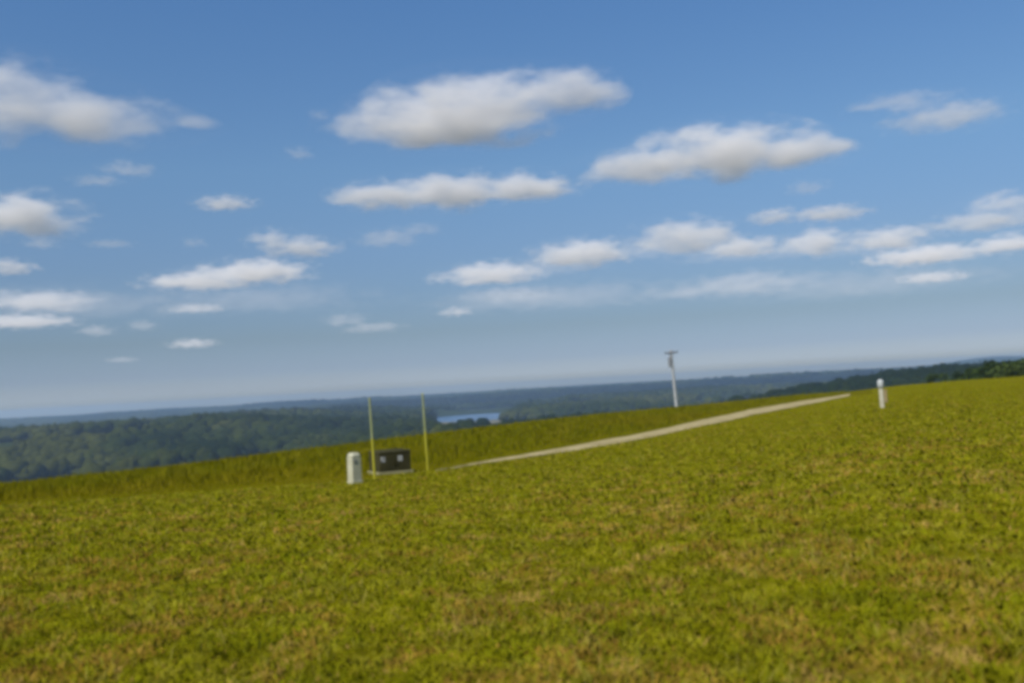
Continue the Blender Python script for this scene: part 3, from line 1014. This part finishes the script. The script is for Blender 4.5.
def make_marker_post():
    p = hit(882.5, 408)
    p.z = gz(p.x, p.y) - 0.03
    r = empty("marker_post", p, rad(-28))
    r.rotation_euler = (0, rad(-0.5), rad(-28))
    tag(r, "short marker post with rounded white cap standing alone in the mown field", "marker post")
    s = math.hypot(p.x, p.y) / F
    hh = 27.5 * s
    bm = bmesh.new(); add_box(bm, (0, 0, hh * 0.37), (3.7 * s, 2.8 * s, hh * 0.74), 0.012)
    build("post", bm, M_POST, r)
    bm = bmesh.new()
    q = 2.9 * s
    add_lathe(bm, [(q * 0.85, hh * 0.72), (q, hh * 0.745), (q, hh * 0.90), (q * 0.9, hh * 0.95), (q * 0.6, hh * 0.985), (q * 0.15, hh)], 24)
    build("white_cap", bm, M_WHITE, r, True)
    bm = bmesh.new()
    vs_ = add_box(bm, (3.6 * s, 0.5 * s, hh * 0.42), (2.4 * s, 1.2 * s, hh * 0.44), 0.01)  # added plate, its darker tan stands in for the post's shaded side
    build("shaded_side", bm, M_TAN_SHADE, r)
make_marker_post()

def make_utility_pole():
    D = 165.0
    d0 = ray(676.3, 404)
    k = D / math.hypot(d0.x, d0.y)
    x, y = d0.x * k, d0.y * k
    zg = gz(x, y)
    dt = ray(670.8, 350)
    kt = D / math.hypot(dt.x, dt.y)
    top = Vector((dt.x * kt, dt.y * kt, CAM_Z + dt.z * kt))
    low = Vector((x, y, CAM_Z + d0.z * k))
    foot = low + (low - top) * ((low.z - zg + 0.3) / (top.z - low.z))
    r = empty("utility_pole", foot)
    tag(r, "weathered wooden power pole with crossarm beyond the brow of the hay field", "utility pole")
    ax = top - foot
    L = ax.length
    u = ax.normalized()
    bm = bmesh.new(); add_tube(bm, (0, 0, 0), ax, 0.29, 0.20, 18)
    build("shaft", bm, M_POLE, r, False)
    q = Vector((0.93, 0.36, 0)).normalized()
    c = u * (L - 0.55)
    bm = bmesh.new()
    b0 = c - q * 1.25 + Vector((0.05, -0.2, 0)); b1 = c + q * 1.15 + Vector((0.05, -0.2, 0.12))
    add_tube(bm, b0, b1, 0.085, 0.085, 4)
    arm = build("crossarm", bm, M_ARM, r)
    for t in (0.04, 0.32, 0.68, 0.96):
        bm = bmesh.new()
        w = b0.lerp(b1, t)
        add_lathe(bm, [(0.03, 0.05), (0.03, 0.15), (0.09, 0.16), (0.09, 0.22), (0.05, 0.25), (0.08, 0.28), (0.03, 0.34)], 14, w)
        build("insulator", bm, M_CERAMIC, arm)
    for s in (-1, 1):
        bm = bmesh.new()
        add_tube(bm, c + q * 0.75 * s + Vector((0.05, -0.2, 0)), c - u * 0.75 + Vector((0, -0.15, 0)), 0.03, 0.03, 8)
        build("brace", bm, M_STEEL, r)
    bm = bmesh.new()
    w = u * (L - 2.75) + Vector((-0.42, -0.16, 0))
    add_lathe(bm, [(0.2, 0.0), (0.30, 0.05), (0.30, 1.25), (0.32, 1.27), (0.32, 1.34), (0.14, 1.44)], 20, w)
    can = build("transformer_can", bm, M_CAN, r, False)
    for s in (-0.12, 0.12):
        bm = bmesh.new()
        add_lathe(bm, [(0.05, 1.40), (0.08, 1.44), (0.05, 1.50), (0.08, 1.56), (0.04, 1.66)], 12, w + Vector((s, 0, 0)))
        build("bushing", bm, M_CERAMIC, can)
make_utility_pole()

# trees that top the brow at the far end of the field
SHADES = [(0.040, 0.062, 0.014), (0.055, 0.078, 0.018), (0.032, 0.052, 0.014)]
TREES = [  # pixel x, distance, pixel y of the top, spread, shade, label
    (1016, 235, 362.5, 5.5, 1, "broad mid green tree topping the brow at the field's end"),
    (1003, 250, 363.5, 5.0, 0, "dark rounded tree second in from the field's far end"),
    (990, 245, 364.5, 5.0, 2, "very dark tree with a flat top, third from the field's far end"),
    (977, 262, 366.5, 5.2, 0, "dark tree with two humps in the middle of the brow's tree line"),
    (964, 275, 368.5, 5.0, 2, "low dark tree where the brow's tree line starts to sink"),
    (950, 300, 371.5, 5.0, 1, "low mid green tree near the thin end of the tree line"),
    (936, 320, 373.0, 5.2, 0, "small dark tree at the thin end of the tree line"),
    (1030, 240, 361.5, 5.5, 0, "large dark tree cut off by the frame beside the broad green tree"),
]
for px, D, py, sp, sh, lab in TREES:
    a, dep = az_dep(px, py)
    ztop = CAM_Z - dep * D
    x, y = D * math.sin(a), D * math.cos(a)
    hgt = ztop - gz(x, y) + 0.6
    make_tree(px, D, hgt, sp, SHADES[sh], lab)

print('T haze', time.time() - T0)
# ------------------------------------------------------------------ haze
HAZE_DENSITY = 1.3e-4
def make_haze():
    bm = bmesh.new()
    lo, hi = -95.0, 48.0
    add_box(bm, (0, 0, (lo + hi) / 2), (23000, 23000, hi - lo))
    m = bpy.data.materials.new("haze_air")
    m.use_nodes = True
    n, l = m.node_tree.nodes, m.node_tree.links
    n.clear()
    out = n.new("ShaderNodeOutputMaterial")
    v = n.new("ShaderNodeVolumePrincipled")
    v.inputs["Color"].default_value = (0.53, 0.74, 1.0, 1)
    v.inputs["Density"].default_value = HAZE_DENSITY
    v.inputs["Anisotropy"].default_value = 0.2
    l.new(v.outputs[0], out.inputs["Volume"])
    o = build("haze", bm, m)
    tag(o, "thin blue haze over the valley", kind="stuff")
make_haze()
print("z range", Z2.min(), Z2.max())
